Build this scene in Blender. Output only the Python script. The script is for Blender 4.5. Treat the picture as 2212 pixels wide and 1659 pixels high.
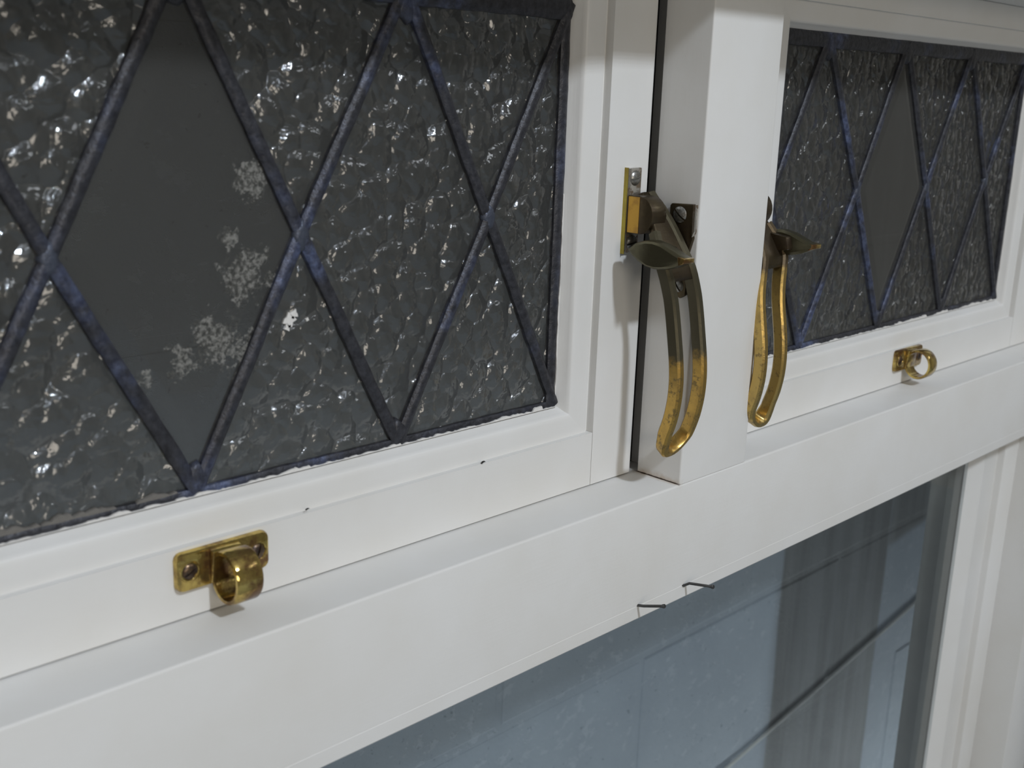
import bpy, bmesh, math, random
from mathutils import Vector, Matrix
random.seed(7)
for o in list(bpy.data.objects): bpy.data.objects.remove(o)
SC = bpy.context.scene
COL = SC.collection

# ------------------------------------------------------------------ camera, light, exposure
cd = bpy.data.cameras.new('camera'); cam = bpy.data.objects.new('camera', cd); COL.objects.link(cam)
RM = [[0.7077895620595709, 0.6888246999431329, 0.1566986553476884],
      [-0.705655540504531, 0.6790675240227918, 0.20228088385414228],
      [0.0329271012204057, -0.2537475325718526, 0.966709871388212]]   # columns: right, forward, up
M = Matrix([[RM[i][0], RM[i][2], -RM[i][1]] for i in range(3)]).to_4x4()
cam.matrix_world = Matrix.Translation((-0.51686, -0.37, 0.22198)) @ M
cd.sensor_fit = 'HORIZONTAL'; cd.sensor_width = 36.0
cd.lens = 36.0 * 2466.939 / 2212.0
cd.clip_start = 0.01; cd.clip_end = 50
cd.dof.use_dof = True; cd.dof.focus_distance = 0.66; cd.dof.aperture_fstop = 14.0
SC.camera = cam

vs = SC.view_settings
vs.view_transform = 'Standard'; vs.look = 'None'; vs.gamma = 1.0; vs.use_curve_mapping = False
vs.exposure = -0.25

W = bpy.data.worlds.new('world'); SC.world = W; W.use_nodes = True
W.node_tree.nodes['Background'].inputs[0].default_value = (1.0, 0.90, 0.76, 1)
W.node_tree.nodes['Background'].inputs[1].default_value = 0.31

def area(name, loc, target, size, power, color, shape='DISK', size_y=None):
    l = bpy.data.lights.new(name, 'AREA'); l.shape = shape; l.size = size
    if size_y: l.size_y = size_y
    l.energy = power; l.color = color
    o = bpy.data.objects.new(name, l); COL.objects.link(o); o.location = loc
    o.rotation_euler = (Vector(target) - Vector(loc)).to_track_quat('-Z', 'Y').to_euler()
    return o
# the ceiling spotlight: a cluster of small LEDs, above and in front of the window
KEY = Vector((-0.34, -1.97, 1.80)); TGT = Vector((-0.06, 0.0, 0.12))
kd = (TGT - KEY).normalized(); ku = Vector((1, 0, 0)); kv = kd.cross(ku)
hexes = [(i + 0.5 * (j % 2), j * 0.87) for j in range(-2, 3) for i in range(-2, 3) if (i + .5 * (j % 2))**2 + (j * .87)**2 < 5.2]
for i, (a, b) in enumerate(hexes):
    p = KEY + ku * a * 0.042 + kv * b * 0.042
    area('led_lamp', p, p + kd, 0.030, 43.0 / len(hexes), (0.85, 0.935, 1.045))
# unseen area lights added for fill and for reflections in the glass
area('rear_fill_light', (-1.1, -3.3, 0.5), (0, 0, 0.1), 1.3, 26.0, (1.0, 0.91, 0.78), 'RECTANGLE', 0.9)  # added frontal fill from behind the viewer
area('upper_fill_light', (1.9, -1.9, 1.7), (0.4, 0, 0), 1.2, 7.0, (0.90, 0.95, 1.0), 'RECTANGLE', 0.3)  # added side fill, also mirrored in the hammered glass
# unseen spot added to brighten the floor mirrored in the panes
sl = bpy.data.lights.new('floor_fill_spot', 'SPOT'); sl.energy = 160; sl.spot_size = math.radians(62); sl.spot_blend = .6; sl.shadow_soft_size = .06; sl.color = (0.82, 0.92, 1.0)
so = bpy.data.objects.new('floor_fill_spot', sl); COL.objects.link(so); so.location = (0.95, -2.75, 1.95)
# fill strips added out of view in the cavity to brighten the block wall
area('cavity_fill_light', (0.4, 0.086, -0.095), (0.4, 0.29, -0.32), 2.4, .95, (0.88, 0.95, 1.0), 'RECTANGLE', 0.02)
area('cavity_fill_light', (0.4, 0.11, -0.92), (0.4, 0.29, -0.42), 3.0, 5.3, (0.88, 0.95, 1.0), 'RECTANGLE', 0.06)

# ------------------------------------------------------------------ node helpers
def newmat(name):
    m = bpy.data.materials.new(name); m.use_nodes = True
    nt = m.node_tree
    for n in list(nt.nodes): nt.nodes.remove(n)
    out = nt.nodes.new('ShaderNodeOutputMaterial')
    return m, nt, out
class NT:
    def __init__(s, nt): s.nt = nt
    def n(s, t, **kw):
        x = s.nt.nodes.new(t)
        for k, v in kw.items(): setattr(x, k, v)
        return x
    def l(s, a, b): s.nt.links.new(a, b)
    def coord(s): return s.n('ShaderNodeTexCoord').outputs['Object']
    def geo(s): return s.n('ShaderNodeNewGeometry').outputs['Position']
    def put(s, v, sock):
        if hasattr(v, 'links') or isinstance(v, bpy.types.NodeSocket): s.l(v, sock)
        else: sock.default_value = v
    def noise(s, vec, scale, detail=3, rough=.5, stretch=None, dist=0):
        if stretch:
            mp = s.n('ShaderNodeMapping'); mp.inputs['Scale'].default_value = stretch
            s.l(vec, mp.inputs['Vector']); vec = mp.outputs[0]
        x = s.n('ShaderNodeTexNoise'); s.l(vec, x.inputs['Vector'])
        x.inputs['Scale'].default_value = scale; x.inputs['Detail'].default_value = detail
        x.inputs['Roughness'].default_value = rough; x.inputs['Distortion'].default_value = dist
        return x.outputs['Fac']
    def ramp(s, fac, a, b, ca=(0,0,0,1), cb=(1,1,1,1)):
        x = s.n('ShaderNodeValToRGB'); s.l(fac, x.inputs[0])
        x.color_ramp.elements[0].position = a; x.color_ramp.elements[1].position = b
        x.color_ramp.elements[0].color = ca; x.color_ramp.elements[1].color = cb
        return x.outputs[0]
    def math(s, op, a, b=None, c=None, clamp=False):
        x = s.n('ShaderNodeMath', operation=op); x.use_clamp = clamp
        s.put(a, x.inputs[0])
        if b is not None: s.put(b, x.inputs[1])
        if c is not None: s.put(c, x.inputs[2])
        return x.outputs[0]
    def mix(s, f, a, b):
        x = s.n('ShaderNodeMix', data_type='RGBA')
        s.put(f, x.inputs['Factor']); s.put(a, x.inputs['A']); s.put(b, x.inputs['B'])
        return x.outputs['Result']
    def bump(s, h, dist, strength=1.0, normal=None):
        x = s.n('ShaderNodeBump'); s.l(h, x.inputs['Height'])
        x.inputs['Distance'].default_value = dist; x.inputs['Strength'].default_value = strength
        if normal: s.l(normal, x.inputs['Normal'])
        return x.outputs[0]
    def sep(s, v):
        x = s.n('ShaderNodeSeparateXYZ'); s.l(v, x.inputs[0]); return x.outputs
    def prin(s, col, rough=.5, metal=0., normal=None, spec=None, coat=None):
        x = s.n('ShaderNodeBsdfPrincipled')
        s.put(col, x.inputs['Base Color']); s.put(rough, x.inputs['Roughness']); s.put(metal, x.inputs['Metallic'])
        if normal: s.l(normal, x.inputs['Normal'])
        if spec is not None: x.inputs['Specular IOR Level'].default_value = spec
        if coat is not None: x.inputs['Coat Weight'].default_value = coat
        return x.outputs[0]
    def smask(s, v, lo, hi):
        x = s.n('ShaderNodeMapRange', interpolation_type='SMOOTHSTEP')
        s.put(v, x.inputs['Value']); x.inputs['From Min'].default_value = lo; x.inputs['From Max'].default_value = hi
        return x.outputs[0]
    def near(s, pos, c, r, warp):
        x = s.n('ShaderNodeVectorMath', operation='DISTANCE'); s.l(pos, x.inputs[0]); x.inputs[1].default_value = c
        d = s.math('ADD', x.outputs['Value'], s.math('MULTIPLY', s.math('SUBTRACT', warp, .5), r * 6.5))
        return s.smask(d, r, r * .75)

def C(r, g, b, a=1): return (r, g, b, 1)

# ------------------------------------------------------------------ materials
def paint(name, col, stain=None, streak='x'):
    m, nt, out = newmat(name); N = NT(nt); P = N.geo()
    st = (2, 40, 40) if streak == 'x' else (40, 40, 2)
    brush = N.noise(P, 14, 3, .6, st)
    blot = N.noise(P, 9, 4, .6)
    c = N.mix(N.ramp(blot, .35, .75), C(*col), C(col[0]*.93, col[1]*.915, col[2]*.885))
    fleck = N.smask(N.noise(P, 330, 2, .5), .735, .75)
    grime = N.smask(N.noise(P, 23, 5, .7), .64, .74)
    c = N.mix(N.math('MULTIPLY', fleck, N.math('MULTIPLY', grime, .55)), c, C(.16, .13, .10))
    if stain:
        # mould and rust in the joint at the foot of the mullion
        x, y, z = N.sep(P)
        w = N.noise(P, 160, 4, .7)
        d = N.math('MAXIMUM', N.math('ABSOLUTE', x), N.math('ABSOLUTE', z))
        onx = N.math('MULTIPLY', N.smask(y, -.002, .004), N.smask(y, .036, .030))
        crack = N.math('MULTIPLY', N.smask(N.math('ADD', d, N.math('MULTIPLY', w, .0012)), .0015, .0008), onx)
        halo = N.math('MULTIPLY', N.smask(N.math('ADD', d, N.math('MULTIPLY', w, .008)), .0085, .003), N.math('MULTIPLY', onx, .55))
        c = N.mix(halo, c, C(.40, .27, .15)); c = N.mix(crack, c, C(.05, .03, .02))
    h = N.math('ADD', N.math('MULTIPLY', brush, .6), N.math('MULTIPLY', N.noise(P, 260, 2), .35))
    b = N.bump(h, .0004, .28)
    sh = N.prin(c, N.math('ADD', .33, N.math('MULTIPLY', brush, .22)), 0, b, .4)
    N.l(sh, out.inputs[0]); return m
WHITE = (.72, .712, .695)
m_paint_h = paint('white_gloss_paint_rails', WHITE)
m_paint_v = paint('white_gloss_paint_stiles', WHITE, streak='z')
m_paint_m = paint('white_gloss_paint_mullion', WHITE, stain=True, streak='z')
m_paint_t = paint('white_gloss_paint_transom', WHITE, stain=True)

def simple(name, col, rough=.5, metal=0., bscale=0, bdist=.0003):
    m, nt, out = newmat(name); N = NT(nt); P = N.geo()
    n = N.noise(P, bscale or 40, 4, .6)
    c = N.mix(n, C(*[v*.8 for v in col]), C(*[min(1, v*1.15) for v in col]))
    N.l(N.prin(c, rough, metal, N.bump(n, bdist, .6)), out.inputs[0]); return m
m_chip = simple('flaking_white_paint', (.70, .68, .65), .6, 0, 400)
m_gap = simple('gap_shade_and_chip_black', (.015, .014, .013), .8)  # near-black for painted shade in the gaps and for dark chips
m_putty = simple('grey_putty', (.16, .15, .135), .8, 0, 300, .001)
m_steel = simple('dark_nail_steel', (.10, .10, .10), .45, .8, 300)
m_cable = simple('grey_cable_sheath', (.55, .55, .53), .45)
m_outer = simple('grey_outer_frame_paint', (.22, .215, .20), .6)

def brass(name, bright, dark, wear, rough, lo, hi, zmask=None, scale=70):
    m, nt, out = newmat(name); N = NT(nt); P = N.geo()
    n = N.noise(P, scale, 5, .65)
    f = N.ramp(n, lo, hi)
    if zmask:
        z = N.sep(P)[2]; y = N.sep(P)[1]
        zz = N.math('ADD', z, N.math('MULTIPLY', N.math('SUBTRACT', N.noise(P, 90, 4, .7), .5), .018))
        zf = N.smask(zz, zmask + .004, zmask - .003)
        spots = N.math('ADD', .35, N.math('MULTIPLY', N.smask(N.noise(P, 190, 5, .75), .36, .46), .65))
        f = N.math('MULTIPLY', zf, N.math('MULTIPLY', spots, N.math('ADD', .55, N.math('MULTIPLY', f, .45))), clamp=True)
    c = N.mix(f, C(*dark), C(*bright))
    scratch = N.noise(P, 60, 3, .6, (1, 1, 12))
    r = N.math('ADD', rough, N.math('MULTIPLY', N.math('SUBTRACT', 1.0, f), wear))
    me = N.math('ADD', .72, N.math('MULTIPLY', f, .2))
    N.l(N.prin(c, r, me, N.bump(N.math('ADD', N.noise(P, 500, 3), scratch), .00012, .6)), out.inputs[0]); return m
m_brass = brass('polished_brass', (.64, .48, .15), (.17, .09, .035), .10, .08, .42, .58)
m_antique = brass('tarnished_brass', (.58, .37, .10), (.105, .092, .058), .08, .32, .30, .6, zmask=.078)
m_antique2 = brass('golden_worn_brass', (.56, .39, .13), (.13, .095, .055), .08, .28, .25, .5, zmask=.118)
m_bronze = brass('brown_patinated_brass', (.115, .09, .052), (.06, .042, .028), .1, .32, .35, .65)
m_orange = brass('bare_orange_brass', (.58, .34, .07), (.34, .18, .05), .1, .38, .3, .5)
m_yellow = brass('bright_yellow_brass', (.42, .35, .07), (.30, .22, .05), .1, .3, .3, .6)
m_olive = brass('olive_tarnished_brass', (.155, .14, .085), (.085, .08, .05), .1, .28, .3, .7)
m_nickel = brass('worn_silvery_plating', (.62, .60, .56), (.22, .17, .12), .15, .2, .42, .5, scale=150)
m_screw = brass('dull_grey_screw_metal', (.42, .42, .40), (.16, .15, .13), .1, .3, .4, .6, scale=400)
m_screwdark = brass('dark_bronze_screw_metal', (.20, .13, .07), (.06, .045, .04), .1, .3, .4, .7, scale=400)

def leadmat():
    m, nt, out = newmat('oxidised_lead_painted_sheen'); N = NT(nt); P = N.geo()
    streak = N.noise(P, 260, 4, .65)
    patch = N.smask(N.noise(P, 17, 3, .6), .51, .68)
    c = N.mix(N.ramp(streak, .3, .7), C(.018, .018, .022), C(.055, .056, .066))
    blue = N.mix(N.ramp(streak, .35, .7), C(.045, .055, .11), C(.13, .16, .27))  # bluish sheen of reflected light, painted in as noise patches
    c = N.mix(N.math('MULTIPLY', patch, N.ramp(N.noise(P, 120, 4, .7), .32, .6)), c, blue)
    b = N.bump(streak, .0008, .8)
    N.l(N.prin(c, .42, .35, b), out.inputs[0]); return m
m_lead = leadmat()
m_solder = simple('bluish_grey_solder', (.075, .085, .115), .42, .5, 350, .001)

def glassmat(name, kind):
    m, nt, out = newmat(name); N = NT(nt); P = N.geo()
    if kind == 'hammered':
        warp = N.n('ShaderNodeTexNoise'); N.l(P, warp.inputs['Vector']); warp.inputs['Scale'].default_value = 60
        wv = N.n('ShaderNodeVectorMath', operation='SCALE'); N.l(warp.outputs['Color'], wv.inputs[0]); wv.inputs['Scale'].default_value = .009
        ad = N.n('ShaderNodeVectorMath', operation='ADD'); N.l(P, ad.inputs[0]); N.l(wv.outputs[0], ad.inputs[1])
        v = N.n('ShaderNodeTexVoronoi', feature='SMOOTH_F1'); N.l(ad.outputs[0], v.inputs['Vector'])
        v.inputs['Scale'].default_value = 92; v.inputs['Smoothness'].default_value = .10
        h = N.math('ADD', N.math('MULTIPLY', N.math('POWER', v.outputs['Distance'], 2.0), -1.0), N.math('MULTIPLY', N.noise(ad.outputs[0], 210, 2, .5), .22))
        nrm = N.bump(h, .0048, 1.0)
        tcol = C(.62, .60, .57); rough = .04
    elif kind == 'clear':
        nrm = N.bump(N.noise(P, 25, 2), .0006, .5); tcol = C(.55, .55, .54); rough = .03
    else:
        nrm = N.bump(N.noise(P, 8, 2), .0006, .3); tcol = C(.86, .88, .88); rough = .01
    fr = N.n('ShaderNodeFresnel'); fr.inputs['IOR'].default_value = 1.55 if kind != 'hammered' else 1.6; N.l(nrm, fr.inputs['Normal'])
    tr = N.n('ShaderNodeBsdfTransparent'); tr.inputs[0].default_value = tcol
    if kind == 'hammered':
        # the lit rims of the cells darken or brighten what lies behind: refraction
        rf = N.n('ShaderNodeBsdfRefraction'); rf.inputs['Color'].default_value = C(.62, .61, .585); rf.inputs['IOR'].default_value = 1.08
        rf.inputs['Roughness'].default_value = .25; N.l(nrm, rf.inputs['Normal'])
        mm = N.n('ShaderNodeMixShader'); mm.inputs[0].default_value = .55; N.l(tr.outputs[0], mm.inputs[1]); N.l(rf.outputs[0], mm.inputs[2])
        base = mm.outputs[0]
    else: base = tr.outputs[0]
    gl = N.n('ShaderNodeBsdfGlossy'); gl.inputs['Roughness'].default_value = rough; N.l(nrm, gl.inputs['Normal'])
    bf = N.n('ShaderNodeNewGeometry').outputs['Backfacing']
    ff = N.math('MULTIPLY', fr.outputs[0], N.math('SUBTRACT', 1.0, bf))   # reflect at the outer skin only
    mx = N.n('ShaderNodeMixShader'); N.l(ff, mx.inputs[0]); N.l(base, mx.inputs[1]); N.l(gl.outputs[0], mx.inputs[2])
    res = mx.outputs[0]
    if kind == 'hammered':
        # satin skin of old rolled glass
        g2 = N.n('ShaderNodeBsdfGlossy'); g2.inputs['Roughness'].default_value = .28; g2.inputs['Color'].default_value = C(.9, .92, .95); N.l(nrm, g2.inputs['Normal'])
        m2 = N.n('ShaderNodeMixShader'); N.l(N.math('MULTIPLY', N.math('SUBTRACT', 1.0, bf), .03), m2.inputs[0]); N.l(res, m2.inputs[1]); N.l(g2.outputs[0], m2.inputs[2])
        res = m2.outputs[0]
    if kind in ('clear', 'hammered'):
        df = N.n('ShaderNodeBsdfDiffuse')   # a film of dust
        df.inputs[0].default_value = C(.42, .41, .38)
        dm = N.n('ShaderNodeMixShader'); dm.inputs[0].default_value = .055 if kind == 'hammered' else .075
        if kind == 'clear':
            w = N.noise(P, 75, 5, .8)
            sm = None
            for c, r in SMEARS:
                k = N.near(P, c, r, w); sm = k if sm is None else N.math('MAXIMUM', sm, k)
            spk = N.ramp(N.noise(P, 520, 4, .75), .42, .58)
            df2 = N.n('ShaderNodeBsdfDiffuse'); N.l(N.mix(spk, C(.05, .05, .045), C(.40, .39, .36)), df2.inputs[0])
            N.l(res, dm.inputs[1]); N.l(df.outputs[0], dm.inputs[2])
            d2 = N.n('ShaderNodeMixShader'); N.l(N.math('MULTIPLY', sm, .42), d2.inputs[0]); N.l(dm.outputs[0], d2.inputs[1]); N.l(df2.outputs[0], d2.inputs[2])
            res = d2.outputs[0]
        else:
            N.l(res, dm.inputs[1]); N.l(df.outputs[0], dm.inputs[2]); res = dm.outputs[0]
    N.l(res, out.inputs[0]); return m
SMEARS = [((-.2547, .045, .1790), .0065), ((-.2590, .045, .1420), .0085), ((-.2745, .045, .1150), .0095), ((-.2880, .045, .1080), .007),
          ((-.2585, .045, .1060), .0075), ((-.3120, .045, .0980), .008), ((-.2640, .045, .1560), .004), ((-.2430, .045, .1380), .0045)]
m_ham = glassmat('hammered_cathedral_glass', 'hammered')
m_clr = glassmat('clear_dusty_glass', 'clear')
m_win = glassmat('clear_window_glass', 'window')

def wallmat():
    m, nt, out = newmat('painted_concrete_block'); N = NT(nt); P = N.geo()
    x, y, z = N.sep(P)
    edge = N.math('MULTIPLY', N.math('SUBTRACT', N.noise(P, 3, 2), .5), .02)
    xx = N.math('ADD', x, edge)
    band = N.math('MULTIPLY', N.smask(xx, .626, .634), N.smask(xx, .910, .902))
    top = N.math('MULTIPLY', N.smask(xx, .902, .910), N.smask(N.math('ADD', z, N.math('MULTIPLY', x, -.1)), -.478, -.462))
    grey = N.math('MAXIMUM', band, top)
    blot = N.noise(P, 7, 4, .6)
    c = N.mix(N.ramp(blot, .3, .7), C(.26, .295, .345), C(.32, .36, .41))
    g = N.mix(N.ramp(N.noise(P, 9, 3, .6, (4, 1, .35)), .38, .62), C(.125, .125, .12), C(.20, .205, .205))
    # chipped and scuffed flecks of pale primer on the blue coat
    ck = N.smask(N.noise(P, 46, 5, .75, (1, 1, 1.3)),   .565, .62)
    c = N.mix(N.math('MULTIPLY', ck, .45), c, C(.42, .46, .52))
    ck2 = N.smask(N.noise(P, 120, 3, .6), .66, .70)
    c = N.mix(N.math('MULTIPLY', ck2, .6), c, C(.10, .12, .15))
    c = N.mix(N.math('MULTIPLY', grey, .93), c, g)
    h = N.math('ADD', N.noise(P, 160, 5, .7), N.math('MULTIPLY', ck, .5))
    N.l(N.prin(c, .6, 0, N.bump(h, .0012, .6)), out.inputs[0]); return m
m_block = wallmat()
m_roomwall = simple('beige_room_wall_paint', (.46, .44, .40), .7, 0, 60)
m_floor = simple('pale_blue_grey_lino', (.30, .34, .38), .6, 0, 30, .0005)
m_ceil = simple('off_white_ceiling_paint', (.6, .58, .55), .8)

# ------------------------------------------------------------------ mesh helpers
LOC = {}
def tag(o, label=None, cat=None, group=None, kind=None):
    if label: o['label'] = label
    if cat: o['category'] = cat
    if group: o['group'] = group
    if kind: o['kind'] = kind
    return o
def empty(name, loc=(0, 0, 0), label=None, cat=None, group=None, kind=None):
    o = bpy.data.objects.new(name, None); COL.objects.link(o); o.location = loc; o.empty_display_size = .02
    LOC[o.name] = Vector(loc); return tag(o, label, cat, group, kind)
def obj(name, bm, mat, parent=None, smooth=False, origin=None):
    if isinstance(bm, tuple):
        me = bpy.data.meshes.new(name); me.from_pydata(bm[0], [], bm[1]); b2 = bmesh.new(); b2.from_mesh(me)
        bmesh.ops.recalc_face_normals(b2, faces=b2.faces); b2.to_mesh(me); b2.free()
    else:
        bmesh.ops.recalc_face_normals(bm, faces=bm.faces)
        me = bpy.data.meshes.new(name); bm.to_mesh(me); bm.free()
    o = bpy.data.objects.new(name, me); COL.objects.link(o)
    pl = LOC[parent.name] if parent is not None else Vector((0, 0, 0))
    if origin is None:
        vs_ = [v.co for v in me.vertices]
        origin = sum(vs_, Vector()) / max(1, len(vs_))
    origin = Vector(origin)
    me.transform(Matrix.Translation(-origin))
    o.location = origin - pl
    if parent is not None: o.parent = parent
    LOC[o.name] = origin
    for mm in (mat if isinstance(mat, list) else [mat]): me.materials.append(mm)
    if smooth:
        for p in me.polygons: p.use_smooth = True
        if smooth != 'all':
            me.shade_smooth() if False else None
            md = o.modifiers.new('edge_split', 'EDGE_SPLIT'); md.split_angle = math.radians(35)
    return o
def box(x0, x1, y0, y1, z0, z1, bev=0, seg=2, bm=None, edges=None):
    b = bmesh.new()
    bmesh.ops.create_cube(b, size=1)
    for v in b.verts:
        v.co = Vector(((x0 + x1) / 2 + v.co.x * (x1 - x0), (y0 + y1) / 2 + v.co.y * (y1 - y0), (z0 + z1) / 2 + v.co.z * (z1 - z0)))
    if bev:
        es = [e for e in b.edges if edges is None or edges(e)]
        bmesh.ops.bevel(b, geom=es, offset=bev, segments=seg, affect='EDGES', profile=.5)
    if bm is not None:
        me = bpy.data.meshes.new('t'); b.to_mesh(me); b.free(); bm.from_mesh(me); bpy.data.meshes.remove(me); return bm
    return b
def join(*bms):
    r = bmesh.new()
    for b in bms:
        me = bpy.data.meshes.new('t'); b.to_mesh(me); b.free(); r.from_mesh(me); bpy.data.meshes.remove(me)
    return r
def loft(rings, close_ring=True, caps=True):
    b = bmesh.new(); R = [[b.verts.new(p) for p in r] for r in rings]
    n = len(rings[0])
    for i in range(len(R) - 1):
        for j in range(n if close_ring else n - 1):
            k = (j + 1) % n
            b.faces.new((R[i][j], R[i][k], R[i+1][k], R[i+1][j]))
    if caps:
        b.faces.new(R[0]); b.faces.new(R[-1][::-1])
    return b
def prism(poly, axis, a, c, bev=0, seg=2):
    """poly: 2-d points in the plane normal to axis; extruded from a to c."""
    def P(u, v, w): return {'x': (w, u, v), 'y': (u, w, v), 'z': (u, v, w)}[axis]
    b = loft([[P(u, v, a) for u, v in poly], [P(u, v, c) for u, v in poly]])
    if bev:
        bmesh.ops.recalc_face_normals(b, faces=b.faces)
        bmesh.ops.bevel(b, geom=list(b.edges), offset=bev, segments=seg, affect='EDGES', profile=.5, clamp_overlap=True)
    return b
def near_edge(ax, val, tol=1e-5):
    return lambda e: all(abs(v.co[ax] - val) < tol for v in e.verts)

# ------------------------------------------------------------------ the fixed window frame
YS, YG = .0327, .0466
A = .11128
XL, XR = -.06278, .52826
ZT = .2845
frame = empty('window_1', (0.05, 0, -.75), 'white painted timber window frame with central mullion and wide transom, joining the two leaded lights', 'window', kind='structure')
b = box(-.5123, .6125, 0, .075, -.066, 0, .0014, 3, edges=lambda e: near_edge(1, 0)(e) and near_edge(2, 0)(e))
obj('transom', b, m_paint_t, frame, True)
obj('transom_bead', prism([(.0006, -.0655), (.0005, -.0662), (.0001, -.0667), (.0001, -.0743), (.0010, -.0753), (.05, -.0753), (.05, -.0655)], 'x', -.5123, .6125), m_paint_h, frame, True)
mull = join(box(0, .067, 0, .0314, .0002, ZT + .03, .0011, 3, edges=lambda e: near_edge(1, 0)(e) and (near_edge(0, 0)(e) or near_edge(0, .067)(e))),
            box(.012, .055, .0314, .075, .0002, ZT + .03))
obj('mullion', mull, m_paint_m, frame, True)
obj('gap_shade_strip', join(box(-.0040, .0118, .046, .074, .0002, ZT + .03), box(.0552, .0770, .046, .074, .0002, ZT + .03)), m_gap, frame)  # dark strips colour in the shade of the slits beside the mullion
obj('head_rail', join(box(-.58, .68, -.002, .075, ZT + .0125, .40, .002), box(-.6, .7, -.050, .02, .2995, .345, .003)), m_paint_h, frame, True)
obj('jamb', box(-.58, -.5123, 0, .075, -.80, ZT + .03, .0015), m_paint_v, frame, True)
obj('jamb', box(.6125, .68, 0, .075, -.80, ZT + .03, .0015), m_paint_v, frame, True)
obj('sill', box(-.62, .72, -.03, .075, -.84, -.80, .003), m_paint_h, frame, True)

# ------------------------------------------------------------------ sash builder
def bead_profile():
    # (t: distance from the sight line towards the frame face, y: depth)
    return [(0, YG + .002), (0, YG - .0006), (.0046, .0400), (.0052, .0382), (.0063, .0373), (.0080, .0370), (.0172, .0364),
(.0188, .0364), (.0196, .0376), (.0206, .0382), (.0211, .0378), (.0212, YS + .0006), (.0212, YG + .002)]
def bead(side, x0, x1, z0, z1):
    pr = bead_profile(); rings = []
    for end in (0, 1):
        ring = []
        for t, y in pr:
            if side == 'bottom': ring.append(((x0 - t, x1 + t)[end], y, z0 - t))
            if side == 'top': ring.append(((x0 - t, x1 + t)[end], y, z1 + t))
            if side == 'left': ring.append((x0 - t, y, (z0 - t, z1 + t)[end]))
            if side == 'right': ring.append((x1 + t, y, (z0 - t, z1 + t)[end]))
        rings.append(ring)
    return loft(rings)
def sash(root, x0, x1, z0, z1, ox0, ox1, oz0, oz1, top=True):
    """x0..z1 sight size of the glass, ox.. outer size."""
    T = .0212; T0 = .0211; yb = .060
    fr = lambda e: near_edge(1, YS)(e)
    obj('stile', box(ox0, x0 - T0, YS, yb, oz0, oz1, .0028, 4, edges=lambda e: fr(e) and near_edge(0, ox0)(e)), m_paint_v, root, True)
    obj('stile', box(x1 + T0, ox1, YS, yb, oz0, oz1, .0028, 4, edges=lambda e: fr(e) and near_edge(0, ox1)(e)), m_paint_v, root, True)
    obj('bottom_rail', box(x0 - T0 + .00025, x1 + T0 - .00025, YS + .0001, yb, oz0, z0 - T0 + .003), m_paint_h, root, True)
    obj('top_rail', box(x0 - T0 + .00025, x1 + T0 - .00025, YS + .0001, yb, z1 + T0 - .003, oz1), m_paint_h, root, True)
    for s_ in ('bottom', 'top', 'left', 'right'):
        obj('glazing_moulding', bead(s_, x0, x1, z0, z1), m_paint_h if s_ in ('bottom', 'top') else m_paint_v, root, True)

def came(p, q, w=.0064, h=.0024, seed=0, y=YG - .0016):
    p, q = Vector((p[0], 0, p[1])), Vector((q[0], 0, q[1])); d = (q - p); L = d.length; d.normalize(); n = Vector((-d.z, 0, d.x))
    rnd = random.Random(seed); N_ = max(4, int(L / .006)); rings = []
    prof = [(-1, 0), (-.96, .45), (-.6, .85), (-.2, 1), (.2, 1), (.6, .85), (.96, .45), (1, 0)]
    off = 0
    for i in range(N_ + 1):
        off += rnd.uniform(-.00012, .00012); off *= .9
        ww = w / 2 * (1 + rnd.uniform(-.06, .06)); c = p + d * L * i / N_ + n * off
        rings.append([(c.x + n.x * a * ww, y - h * k * (1 + rnd.uniform(-.06, .06)) + (.0016 if k == 0 else 0), c.z + n.z * a * ww) for a, k in prof])
    return loft(rings)
def blob(c, rx, rz, h, seed):
    rnd = random.Random(seed); b = bmesh.new(); n = 14; y = YG - .0016
    ph = [rnd.uniform(.82, 1.18) for _ in range(n)]
    rings = [[b.verts.new((c[0] + rx * k * ph[j] * math.cos(2*math.pi*j/n), y + .0015 - hh, c[1] + rz * k * ph[j] * math.sin(2*math.pi*j/n))) for j in range(n)]
             for k, hh in ((1, 0), (1, .0018), (.82, .0015 + h * .8), (.5, .0015 + h))]
    cv = b.verts.new((c[0], y - h * 1.02, c[1]))
    for i in range(3):
        for j in range(n): b.faces.new((rings[i][j], rings[i][(j+1) % n], rings[i+1][(j+1) % n], rings[i+1][j]))
    for j in range(n): b.faces.new((rings[3][j], rings[3][(j+1) % n], cv))
    b.faces.new(rings[0][::-1])
    return b
def pane(poly, t=.003, bevelled=False):
    cx = sum(p[0] for p in poly) / len(poly); cz = sum(p[1] for p in poly) / len(poly)
    def inset(d):
        out = []; n = len(poly)
        for i in range(n):
            p0, p1, p2 = Vector(poly[i-1]), Vector(poly[i]), Vector(poly[(i+1) % n])
            d1 = (p1 - p0).normalized(); d2 = (p2 - p1).normalized()
            n1 = Vector((-d1.y, d1.x)); n2 = Vector((-d2.y, d2.x))
            cen = Vector((cx, cz)) - p1
            if n1.dot(cen) < 0: n1 = -n1
            if n2.dot(cen) < 0: n2 = -n2
            k = 1 + n1.dot(n2)
            out.append(p1 + (n1 + n2) * d / k)
        return out
    yb, yf = YG + t / 2, YG - t / 2 + .0006
    P0 = inset(.0009)
    if not bevelled:
        return loft([[(p.x, yb, p.y) for p in P0], [(p.x, yf, p.y) for p in P0]])
    P1 = inset(.0115)
    return loft([[(p.x, yb, p.y) for p in P0], [(p.x, yf, p.y) for p in P0], [(p.x, yf - .0011, p.y) for p in P1]])

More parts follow.
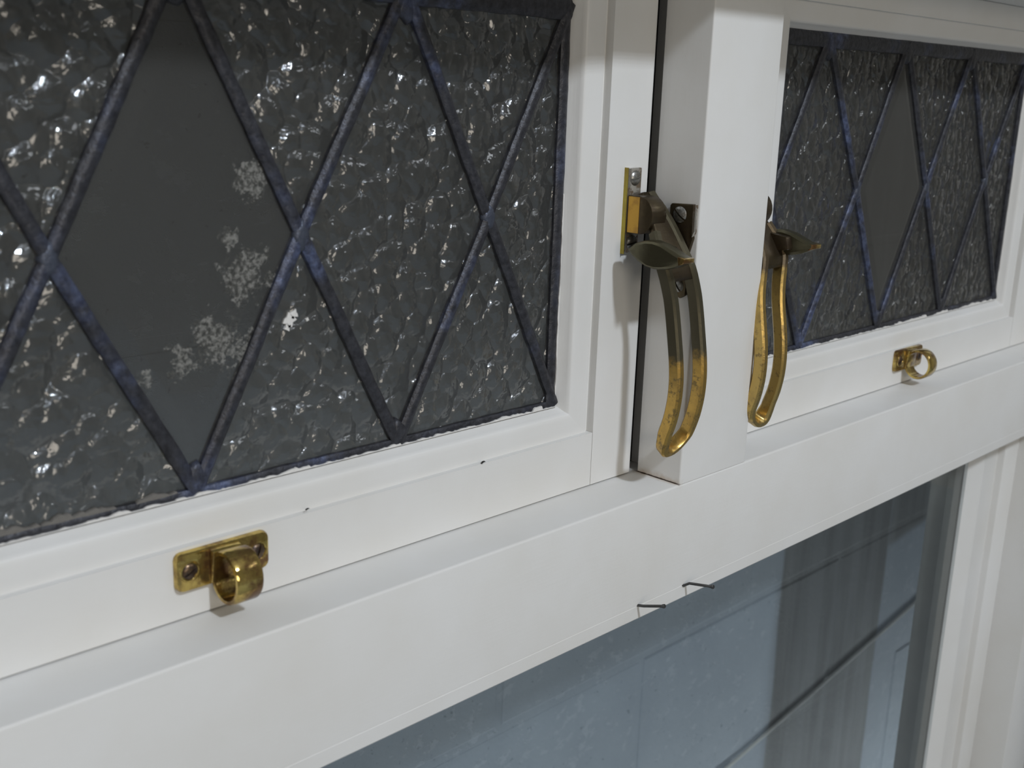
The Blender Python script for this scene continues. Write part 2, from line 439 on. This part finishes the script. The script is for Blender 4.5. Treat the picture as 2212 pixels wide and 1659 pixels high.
def leaded(root, xr, z0, zm, z1, over, clear_k, seed):
    xl = xr - 3.5 * A
    V = {k: over.get(('V', k), (xr - k * A, z0)) for k in range(4)}
    T_ = {k: over.get(('T', k), (xr - k * A, z1)) for k in range(4)}
    Nn = {k: over.get(('N', k), (xr - (k + .5) * A, zm)) for k in range(4)}
    V[0] = (xr, z0); T_[0] = (xr, z1); Nn[3] = (xl, zm)
    # panes
    polys = [('h', [V[0], T_[0], Nn[0]])]
    for k in (1, 2, 3):
        polys.append(('c' if k == clear_k else 'h', [V[k], Nn[k-1], T_[k], Nn[k]]))
    for k in range(3):
        polys.append(('h', [V[k], Nn[k], V[k+1]])); polys.append(('h', [T_[k], T_[k+1], Nn[k]]))
    polys.append(('h', [V[3], Nn[3], (xl, z0)])); polys.append(('h', [T_[3], (xl, z1), Nn[3]]))
    for kind, poly in polys:
        p = obj('glass_pane', pane(poly, bevelled=(kind == 'c')), m_clr if kind == 'c' else m_ham, root)
        if kind == 'c': p['label'] = 'clear bevelled diamond pane'
    i = seed
    for k in range(4):
        for src in (V, T_):
            ends = [Nn[k]] + ([Nn[k-1]] if k > 0 else [])
            for e in ends:
                s_ = src[k]; i += 1
                obj('lead_came', came(s_, e, seed=i), m_lead, root, True)
    # border cames
    obj('border_came', came((xl, z0 - .0006), (xr, z0 - .0006), .0056, .0016, i + 1), m_lead, root, True)
    obj('border_came', came((xl, z1 - .003), (xr, z1 - .003), .0105, .0022, i + 2), m_lead, root, True)
    obj('border_came', came((xr - .0032, z0), (xr - .0032, z1), .0070, .0018, i + 3), m_lead, root, True)
    obj('border_came', came((xl + .0028, z0), (xl + .0028, z1), .0060, .0018, i + 4), m_lead, root, True)
    for k in range(4):
        obj('solder_joint', blob(Nn[k], .0042, .0072, .0026, i + 5 + k), m_solder, root, 'all')
    for k in range(1, 4):
        obj('solder_joint', blob((V[k][0], V[k][1] + .006), .0048, .0062, .0025, i + 15 + k), m_lead, root, 'all')
        obj('solder_joint', blob((T_[k][0], T_[k][1] - .008), .0055, .008, .0025, i + 25 + k), m_lead, root, 'all')
    # ragged line of old paint and putty over the bottom border
    rnd = random.Random(seed + 77)
    def ragged(x0, x1, zb, hgt, y0, y1, step=.0012, gap=.25):
        b = bmesh.new(); x = x0; prev = None; h = hgt * .5
        while x < x1:
            if rnd.random() < .10: h = 0 if rnd.random() < gap else rnd.uniform(.3, 1) * hgt
            h = max(.0002, min(hgt * 1.3, h + rnd.uniform(-.25, .25) * hgt))
            vs4 = [b.verts.new((x, y0, zb)), b.verts.new((x, y0 + .0001, zb + h)), b.verts.new((x, y1, zb + h)), b.verts.new((x, y1, zb))]
            if prev:
                for a_ in range(4): b.faces.new((prev[a_], prev[(a_+1) % 4], vs4[(a_+1) % 4], vs4[a_]))
            else: b.faces.new(vs4)
            prev = vs4; x += step * rnd.uniform(.6, 1.4)
        b.faces.new(prev[::-1]); return b
    o = obj('paint_edge', ragged(xl, xr, z0 - .0012, .0018, YG - .0042, YG - .0010), m_chip, root); o['label'] = 'flaking white paint along the lead'
    if seed < 100:
        obj('putty_line', ragged(xl, xr - .19, z0 - .0008, .0042, YG - .0026, YG, .002), m_putty, root)
    o = obj('paint_edge', (lambda: [bmesh.ops.rotate(q_, verts=q_.verts, cent=(xr, YG, z0), matrix=Matrix.Rotation(math.radians(-90), 3, 'Y')) and None or q_
                                for q_ in [ragged(xr, xr + (z1 - z0) * .55, z0, .0012, YG - .0034, YG - .001, .0025, .7)]][0])(), m_chip, root)
    o['label'] = 'flaking white paint along the lead'

# left leaded light
ls = empty('window_2', (-.26, YS, .001), 'left leaded casement sash with large hammered-glass diamonds and a paint-smeared clear diamond', 'window', kind='structure')
ZG0, ZGM, ZG1 = .0502, .1560, .2629
sash(ls, XL - 3.5 * A, XL, ZG0, ZG1, -.5050, -.0045, .0008, ZT + .0122)
leaded(ls, XL, ZG0, ZGM, ZG1, {('N', 0): (-.11754, .15715), ('N', 1): (-.23022, .15618), ('N', 2): (-.34118, .15444),
       ('V', 1): (-.17492, .0500), ('V', 2): (-.28478, .0512), ('T', 1): (-.17257, .2629)}, 2, 10)
# blob of white paint beside the came
rnd = random.Random(5)
for (cx_, cz_, r_) in ((-.2362, .1185, .0034), (-.2338, .1210, .0022), (-.2268, .1178, .0009), (-.2372, .1155, .0018)):
    n = 11; pts = [(cx_ + r_ * (.85 + .3 * math.sin(j * 2.3 + cx_ * 900)) * math.cos(6.283 * j / n), cz_ + r_ * (.85 + .3 * math.sin(j * 2.3 + cx_ * 900)) * math.sin(6.283 * j / n)) for j in range(n)]
    o = obj('paint_splash', prism(pts, 'y', YG - .0016, YG - .0002), m_chip, ls)

# right leaded light
rs = empty('window_3', (.335, YS, .001), 'right leaded casement sash beyond the mullion, its diamonds narrowed by the view', 'window', kind='structure')
sash(rs, XR - 3.5 * A, XR, .0473, .2608, .0775, .6080, .0008, ZT + .0122)
leaded(rs, XR, .0473, .1553, .2608, {('N', 0): (.4719, .1555), ('N', 1): (.3620, .1542), ('N', 2): (.2525, .1555),
       ('V', 1): (.4170, .0470), ('V', 2): (.3070, .0480), ('V', 3): (.1925, .0475)}, 2, 200)

# lower fixed light
lw = empty('window_4', (.05, YS, -.80), 'clear lower window light under the transom with blue block wall seen through it', 'window', kind='structure')
for (x0_, x1_, ox0_, ox1_) in ((-.4276, .5275, -.5123, .6125),):
    T = .0212
    obj('stile', box(ox0_, x0_ - .0508, YS, .060, -.80, -.0753, .001), m_paint_v, lw, True)
    obj('stile', box(x1_ + .0508, ox1_, YS, .060, -.80, -.0753, .001), m_paint_v, lw, True)
    obj('bottom_rail', box(x0_ - .05, x1_ + .05, YS, .060, -.80, -.765, .001), m_paint_h, lw, True)
    # side mouldings: wide fillet, arris, shallow band
    for sg, xe in ((1, x1_), (-1, x0_)):
        pr = [(0, .049), (0, .0462), (.0125, .0372), (.0140, .0364), (.0160, .0366), (.0480, .0392), (.0508, .0392), (.0508, .049)]
        obj('glazing_moulding', prism([(xe + sg * t, y) for t, y in pr], 'z', -.765, -.0753), m_paint_v, lw, True)
    obj('glass_pane', box(x0_ - .006, x1_ + .006, YG - .0005, YG + .0035, -.77, -.0753), m_win, lw)
    for sg, xe in ((1, x1_), (-1, x0_)):
        rv = obj('outer_reveal', join(box(min(xe + sg*.001, xe + sg * .05), max(xe + sg*.001, xe + sg * .05), .0502, .064, -.80, -.0753, .0008),
                            box(min(xe + sg * .007, xe + sg * .05), max(xe + sg * .007, xe + sg * .05), .064, .083, -.80, -.0753, .0008)), m_outer, lw, True)

# ------------------------------------------------------------------ hardware
def screw(name, c, r, nrm, mat, parent, ang=0.0, dome=.35):
    """slotted dome head: two half domes with a slot between, seated on a disc. nrm: outward axis."""
    b = bmesh.new(); n = 10
    g = r * .13
    for sgn in (1, -1):
        rings = []
        for k in range(4):
            a_ = k / 3 * math.pi / 2 * .98; rr = r * math.cos(a_); hh = r * dome * math.sin(a_)
            pts = [(rr * math.cos(math.pi * j / n), max(g, rr * math.sin(math.pi * j / n)) * sgn, hh) for j in range(n + 1)]
            rings.append([b.verts.new(p) for p in pts])
        for i in range(3):
            for j in range(n): b.faces.new((rings[i][j], rings[i][j+1], rings[i+1][j+1], rings[i+1][j]))
        for i in range(3):
            b.faces.new((rings[i][0], rings[i+1][0], rings[i+1][n], rings[i][n]))
    base = [b.verts.new((r * math.cos(2*math.pi*j/16), r * math.sin(2*math.pi*j/16), .0)) for j in range(16)]
    base2 = [b.verts.new((r * math.cos(2*math.pi*j/16), r * math.sin(2*math.pi*j/16), -r*.3)) for j in range(16)]
    b.faces.new(base); b.faces.new(base2[::-1])
    for j in range(16): b.faces.new((base[j], base[(j+1) % 16], base2[(j+1) % 16], base2[j]))
    q = Vector((0, 0, 1)).rotation_difference(Vector(nrm)).to_matrix().to_4x4() @ Matrix.Rotation(ang, 4, 'Z')
    b.transform(Matrix.Translation(c) @ q)
    return obj(name, b, mat, parent, True)

# bow of the handle: z -> y of its outer (room) face
BOW = [(.168, .0262), (.160, .0185), (.151, .0112), (.140, .0038), (.128, -.0035), (.1125, -.0088), (.0925, -.0128), (.073, -.0158),
       (.058, -.0160), (.044, -.0138), (.031, -.0095), (.023, -.0045), (.0175, .0005)]
def bow(z):
    if z >= BOW[0][0]: return BOW[0][1]
    for i in range(len(BOW) - 1):
        z0, y0 = BOW[i]; z1, y1 = BOW[i+1]
        if z <= z0 and z >= z1:
            f = (z0 - z) / (z0 - z1)
            ya = BOW[max(i-1, 0)][1]; yb_ = BOW[min(i+2, len(BOW)-1)][1]
            # Catmull-Rom
            return .5 * ((2*y0) + (-ya + y1) * f + (2*ya - 5*y0 + 4*y1 - yb_) * f*f + (-ya + 3*y0 - 3*y1 + yb_) * f**3)
    return BOW[-1][1]
def bow_n(z):
    d = Vector((0, bow(z + .001) - bow(z - .001), .002)).normalized()
    n = Vector((0, d.z, -d.y))   # points to +y (into the window)
    return n if n.y > 0 else -n
def rrect(w, h, r=.3, n=3):
    pts = []
    rr = min(w, h) * r
    for cx, cy, a0 in ((w/2-rr, h/2-rr, 0), (-w/2+rr, h/2-rr, 90), (-w/2+rr, -h/2+rr, 180), (w/2-rr, -h/2+rr, 270)):
        for k in range(n + 1):
            a = math.radians(a0 + 90 * k / n); pts.append((cx + rr * math.cos(a), cy + rr * math.sin(a)))
    return pts
def handle(sign, xm, loopmat, label, dy=0.0, dz=0.0):
    """sign=+1: left of the mullion face at x=xm; -1 mirrored to its right."""
    X = lambda x: xm + sign * x
    root = empty('casement_fastener', (X(-.0205), YS, .157 + dz), label, 'fastener', 'brass casement fasteners')
    def mk(b, move=0.0):
        for v in b.verts:
            k = max(0, min(1, (-bow(v.co.z) - .001) / .011)) if move else 0
            k = k * k * (3 - 2 * k)
            v.co = Vector((X(v.co.x + .006 * k), v.co.y + (dy if move else 0) + .0045 * k, v.co.z + dz))
        return b
    # backplate on the stile
    pl = obj('backplate', mk(box(-.0265, -.0145, .0303, .0328, .1335, .1800, .0005, 2)), m_nickel, root, True)
    obj('plate_edge', mk(box(-.0267, -.0262, .0301, .0327, .1332, .1802)), m_yellow, root)
    for zc in (.1745, .1390):
        screw('screw', (X(-.0200), .0302, zc + dz), .0042, (0, -1, 0), m_screw, pl, .2)
    # D-shaped pivot lug standing off the plate
    pts = [(.0306, .1655)] + [(.0222 - .0098 * math.sin(math.radians(a)), .1552 + .0103 * math.cos(math.radians(a))) for a in range(0, 181, 15)] + [(.0306, .1449)]
    obj('pivot_lug', mk(prism(pts, 'x', -.0255, -.0130, .0006)), m_bronze, root, True)
    pts2 = [(.0294, .1650), (.0218, .1650), (.0218, .1454), (.0294, .1454)]
    obj('pivot_lug_face', mk(prism(pts2, 'x', -.02575, -.0250)), m_orange, root)
    # handle: solid head that opens into a long loop
    rings = []
    for i in range(15):
        z = .1675 - i * (.1675 - .1225) / 14; f = i / 14
        ww = .0052 + .0079 * min(1, (f * 1.35)) ** .8; th = .0042 + .0012 * f
        xc = -.0130 - .0035 * min(1, f * 1.5)
        n = bow_n(z); c = Vector((xc, bow(z), z)) + n * (th / 2 + .0012)
        ring = []
        for px_, py_ in rrect(ww * 2 - .0016, th, .35): ring.append(c + Vector((px_, 0, 0)) + n * py_)
        rings.append(ring)
    obj('handle_head', mk(loft(rings), 1.0), m_bronze, root, 'all')
    path = []
    hw = .0108
    zs = [.1675 - i * (.1675 - .036) / 34 for i in range(35)]
    def halfw(z):
        if z > .128: return max(.0035, hw * (1 - ((z - .128) / .040) ** 1.6 * .72))
        return hw
    def cx_(z): return -.0165 + (.0035 * max(0, min(1, (z - .140) / .027)))
    right = [(cx_(z) + halfw(z), z) for z in zs]
    left = [(cx_(z) - halfw(z), z) for z in zs if z < .150]
    arc = [(-.0165 + hw * math.cos(math.radians(a)), .036 - .0135 * math.sin(math.radians(a))) for a in range(9, 180, 9)]
    path = right + arc + left[::-1]
    rings = []
    for i, (x, z) in enumerate(path):
        x0, z0 = path[max(i-1, 0)]; x1, z1 = path[min(i+1, len(path)-1)]
        y0, y1 = bow(z0), bow(z1)
        t = Vector((x1 - x0, y1 - y0, z1 - z0)).normalized()
        n = bow_n(z); n = (n - t * n.dot(t)).normalized(); s_ = t.cross(n).normalized()
        depth = .0078 - .003 * max(0, min(1, (z - .13) / .03)) - .0008 * max(0, min(1, (.036 - z) / .0135))
        wd = .0053
        c = Vector((x, bow(z), z)) + n * depth / 2
        rings.append([c + s_ * a_ + n * b_ for a_, b_ in rrect(wd, depth, .21, 1)])
    obj('grip_loop', mk(loft(rings), 1.0), loopmat, root, True)
    # lens shaped thumb spur on the outer side
    lens = [(.0226, .1372), (.0175, .1412), (.0110, .1434), (.0050, .1438), (-.0020, .1425), (-.0090, .1398), (-.0145, .1376), (-.0172, .1368),
            (-.0170, .1350), (-.0150, .1335), (-.0095, .1310), (-.0030, .1293), (.0030, .1287), (.0090, .1293), (.0150, .1318), (.0200, .1350)]
    b = bmesh.new(); prof = ((-.0345, .80, 0), (-.0335, .95, 0), (-.0320, 1, 0), (-.0268, 1, 0), (-.0250, .8, 0))
    cy, cz = .0027, .1365
    obj('thumb_spur', mk(loft([[(x, cy + (p[0] - cy) * k, cz + (p[1] - cz) * k) for p in lens] for x, k, _ in prof])), m_olive, root, True)
    tip = [(-.0128, .1377), (-.0176, .1369), (-.0174, .1345), (-.0135, .1330)]
    obj('spur_tip', mk(prism(tip, 'x', -.0350, -.0262, .0004)), m_brass, root, True)
    # neck between spur and head
    obj('spur_neck', mk(prism([(.010, .1420), (-.002, .1405), (-.004, .1330), (.006, .1310)], 'x', -.027, -.020, .0008)), m_bronze, root, True)
    return root
handle(1, 0.0, m_antique, 'brown tarnished brass fastener with looped grip on the near left side of the mullion')
handle(-1, .067, m_antique2, 'golden worn brass fastener partly hidden behind the far right side of the mullion', dy=.003, dz=-.002)

# strike plates on the sides of the mullion
def keeper(sign, xm, label):
    X = lambda x: xm + sign * x
    root = empty('strike_plate', (xm, .012, .11), label, 'strike plate', 'brass strike plates on the mullion')
    def mk(b):
        for v in b.verts: v.co.x = X(v.co.x)
        return b
    pts = [(.0188, .1600), (.0178, .1612), (.0031, .1618), (.0026, .1600), (.0022, .1430), (.0060, .1300), (.0042, .1180), (.0046, .1112), (.0080, .1090), (.0120, .1110), (.0150, .1230), (.0190, .1320)]
    pl = obj('plate', mk(prism(pts, 'x', -.0022, .0002, .0004)), m_bronze, root, True)
    obj('plate_rim', mk(prism([(.0030, .1614), (.0014, .1616), (.0012, .1470), (.0024, .1440)], 'x', -.0026, .0002)), m_nickel, root)
    obj('hook_wedge', mk(prism([(.0120, .1345), (.0040, .1340), (.0050, .1225), (.0085, .1200), (.0125, .1240)], 'x', -.0062, -.0020, .0008)), m_orange, root, True)
    screw('screw', (X(-.0021), .0118, .1555), .0046, (-sign, 0, 0), m_screw, pl, .9)
    screw('screw', (X(-.0021), .0098, .1163), .0040, (-sign, 0, 0), m_screw, pl, .6)
    return root
keeper(1, 0.0, 'dark brass strike plate screwed to the left face of the mullion behind the near fastener')

# ring catches on the bottom rails
def catch(loc, label):
    root = empty('ring_catch', loc, label, 'catch', 'polished brass ring catches on the bottom rails')
    L = Vector(loc)
    # local coordinates: x along the rail, y out of it (negative = towards the room), z up
    w, h, t = .0222, .0086, .0030
    poly = [(w * s1 - s1 * r * 1.0 + (s1 * r) * math.cos(a), h * s2 - s2 * r + s2 * r * math.sin(a)) for s1, s2 in ((1, 1), (-1, 1), (-1, -1), (1, -1))
            for r in (.0030,) for a in ([0, .52, 1.05, 1.57] if s1 * s2 > 0 else [1.57, 1.05, .52, 0])]
    b = loft([[(x, 0, z) for x, z in poly], [(x, -t * .55, z) for x, z in poly], [(x * .985, -t * .9, z * .955) for x, z in poly], [(x * .955, -t, z * .88) for x, z in poly]])
    for v in b.verts: v.co += L
    plate = obj('backplate', b, m_brass, root, True)
    for sx in (-.0163, .0163):
        # countersunk collar and screw
        b = bmesh.new(); n = 20; prof = ((.0048, 0), (.0045, .00045), (.0040, .0005), (.0036, .0001))
        rg = [[b.verts.new(L + Vector((sx + r * math.cos(6.28319*j/n), -t - hh, .0002 + r * math.sin(6.28319*j/n)))) for j in range(n)] for r, hh in prof]
        for i in range(3):
            for j in range(n): b.faces.new((rg[i][j], rg[i][(j+1) % n], rg[i+1][(j+1) % n], rg[i+1][j]))
        obj('screw_collar', b, m_brass, plate, True)
        screw('screw', L + Vector((sx, -t - .0001, .0002)), .0035, (0, -1, 0), m_screwdark, plate, .5 if sx < 0 else 1.2, .3)
    # ring: broad strap bent round an axis along x, meeting the plate at its back
    b = bmesh.new(); R0 = .0111; th = .0019; hw_ = .0062; n = 48
    cy_, cz_ = -t - R0 + .0016, -.0028
    sec = [(-hw_, -th/2), (-hw_, th*.25), (-hw_*.86, th/2), (hw_*.86, th/2), (hw_, th*.25), (hw_, -th/2)]
    rg = []
    for i in range(n):
        a = 6.283185 * i / n
        ry, rz = R0 * 1.0, R0 * 1.06
        rg.append([b.verts.new(L + Vector((x, cy_ + (ry + rr - th/2) * math.cos(a), cz_ + (rz + rr - th/2) * math.sin(a)))) for x, rr in sec])
    for i in range(n):
        for j in range(6):
            b.faces.new((rg[i][j], rg[i][(j+1) % 6], rg[(i+1) % n][(j+1) % 6], rg[(i+1) % n][j]))
    obj('ring', b, m_brass, root, True)
    # shoulders blending strap into plate
    b = prism([(-t + .0004, .0078), (-t - .0030, .0070), (-t - .0012, -.0075), (-t + .0004, -.0082)], 'x', -hw_ - .0008, hw_ + .0008, .0006)
    for v in b.verts: v.co += L
    obj('strap_foot', b, m_brass, root, True)
    return root
catch((-.2813, YS, .0222), 'brass ring catch on the bottom rail of the left leaded sash, nearest the viewer')
catch((.3400, YS, .0208), 'small brass ring catch on the bottom rail of the right leaded sash, beyond the mullion')

# nails in the transom
def nail(pts, r, label):
    root = empty('nail', pts[0], label, 'nail', 'nails sticking out of the transom')
    P = [Vector(p) for p in pts]; rings = []
    for i, p in enumerate(P):
        t = (P[min(i+1, len(P)-1)] - P[max(i-1, 0)]).normalized(); u = t.cross(Vector((0, 0, 1))).normalized(); v = t.cross(u)
        rings.append([p + (u * math.cos(6.2832*j/10) + v * math.sin(6.2832*j/10)) * r for j in range(10)])
    sh_ = obj('shank', loft(rings), m_steel, root, 'all')
    t = (P[-1] - P[-2]).normalized(); u = t.cross(Vector((0, 0, 1))).normalized(); v = t.cross(u)
    hd = [[P[-1] + t * k + (u * math.cos(6.2832*j/12) + v * math.sin(6.2832*j/12)) * rr for j in range(12)] for k, rr in ((-.0012, r), (-.0004, r*1.45), (.0007, r*1.5), (.0010, r * 1.2))]
    obj('nail_head', loft(hd), m_steel, root, True)
    return root
nail([(-.032, .003, -.0668), (-.032, -.004, -.0650), (-.032, -.0180, -.0600)], .00085, 'dark nail sticking straight out of the transom edge, the lower left of the two')
nail([(.0105, .003, -.0672), (.0112, -.0006, -.0664), (.0132, -.0030, -.0648), (.0130, -.0195, -.0612)], .00085, 'dark bent nail sticking out of the transom edge, the upper right of the two')

# small dents and chips in the paintwork
def dent(name, c, pts, y, parent, mat):
    return obj(name, prism([(c[0] + a, c[1] + b_) for a, b_ in pts], 'y', y - .0003, y + .0004), mat, parent)
CH = [(-.0022, 0), (-.0010, .0009), (.0008, .0010), (.0020, .0002), (.0008, .0003), (-.0008, .0000), (-.0017, -.0007)]
dent('paint_chip', (-.1275, .0330), [(a * .7, b_ * .8 - .0003) for a, b_ in CH], YS - .0001, ls, m_gap)
dent('paint_chip', (-.2365, .0345), [(a * .55, b_ * .5 - .0006) for a, b_ in CH], YS + .0001, ls, m_gap)

# ------------------------------------------------------------------ block wall outside, seen through the glass
bw = empty('wall_back', (.3, .29, -1.0), 'blue painted concrete block wall outside behind the window', kind='structure')
YB = .29
z_j = -.3555; CH_, CW = .2045, .4090
me_cache = {}
def block_mesh(w, h, key):
    if key in me_cache: return me_cache[key]
    b = box(-w/2, w/2, 0, .09, -h/2, h/2, .0022, 2, edges=lambda e: near_edge(1, 0)(e))
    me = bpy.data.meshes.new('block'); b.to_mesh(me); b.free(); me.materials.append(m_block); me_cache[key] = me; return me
for row in range(-4, 5):
    zc = z_j + CH_ / 2 + row * CH_
    off = .151 if row % 2 == 0 else .362
    for i in range(-4, 6):
        xc = off + CW / 2 + i * CW
        if xc < -1.2 or xc > 2.2: continue
        me = block_mesh(CW - .007, CH_ - .007, 'a')
        o = bpy.data.objects.new('block', me); COL.objects.link(o); o.parent = bw
        o.location = Vector((xc, YB + random.uniform(0, .0012), zc)) - LOC[bw.name]
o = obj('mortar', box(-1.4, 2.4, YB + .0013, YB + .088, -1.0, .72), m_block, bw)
# cable running down the wall
cz0 = Vector((.10, YB - .0018, -.6245)); cz1 = Vector((1.75, YB - .0018, -.385))
cz0 = Vector((.537, YB - .0018, -.5625)); dd = Vector((1.044, YB - .0018, -.4885)) - cz0
P0 = cz0 - dd * .9; P1 = cz0 + dd * 1.7
b = bmesh.new(); rr = []
for i in range(25):
    p = P0.lerp(P1, i / 24) + Vector((0, 0, -.004 * math.sin(math.pi * i / 24)))
    rr.append([p + Vector((0, math.cos(6.2832*j/10), math.sin(6.2832*j/10))) * .0022 for j in range(10)])
b.free()
tag(obj('cable', loft(rr), m_cable, None, 'all'), 'thin grey cable running at a slant across the blue block wall', 'cable')

# ------------------------------------------------------------------ room and cavity
def struct(name, bm, mat, label=None):
    return tag(obj(name, bm, mat), label, None, None, 'structure')
fw = join(box(-3, -.58, 0, .075, -1.0, 2.0), box(.68, 3, 0, .075, -1.0, 2.0), box(-.58, .68, 0, .075, -1.0, -.84), box(-.58, .68, 0, .075, .40, 2.0))
struct('wall_front', fw, m_roomwall, 'beige room wall around the window')
struct('floor', box(-3, 3, -3.5, .075, -1.1, -1.0), m_floor, 'pale blue grey floor of the room')
struct('ceiling', box(-3, 3, -3.5, .075, 2.05, 2.12), m_ceil, 'off white ceiling of the room')
struct('wall_rear', box(-3, 3, -3.6, -3.5, -1.0, 2.05), m_roomwall, 'beige wall behind the viewer')
struct('wall_right', box(3, 3.1, -3.5, .075, -1.0, 2.05), m_roomwall, 'beige wall to the right')
struct('cavity_blocker_1', join(box(-1.4, 2.4, .075, YB + .09, .72, .78), box(-1.4, -1.3, .075, YB + .09, -1.0, .72), box(2.3, 2.4, .075, YB + .09, -1.0, .72), box(-1.4, 2.4, .075, YB + .09, -1.06, -1.0)), m_outer, 'added unseen grey box closing the gap to the block wall to keep it dark')  # unseen closure added so light enters the cavity only through the glass
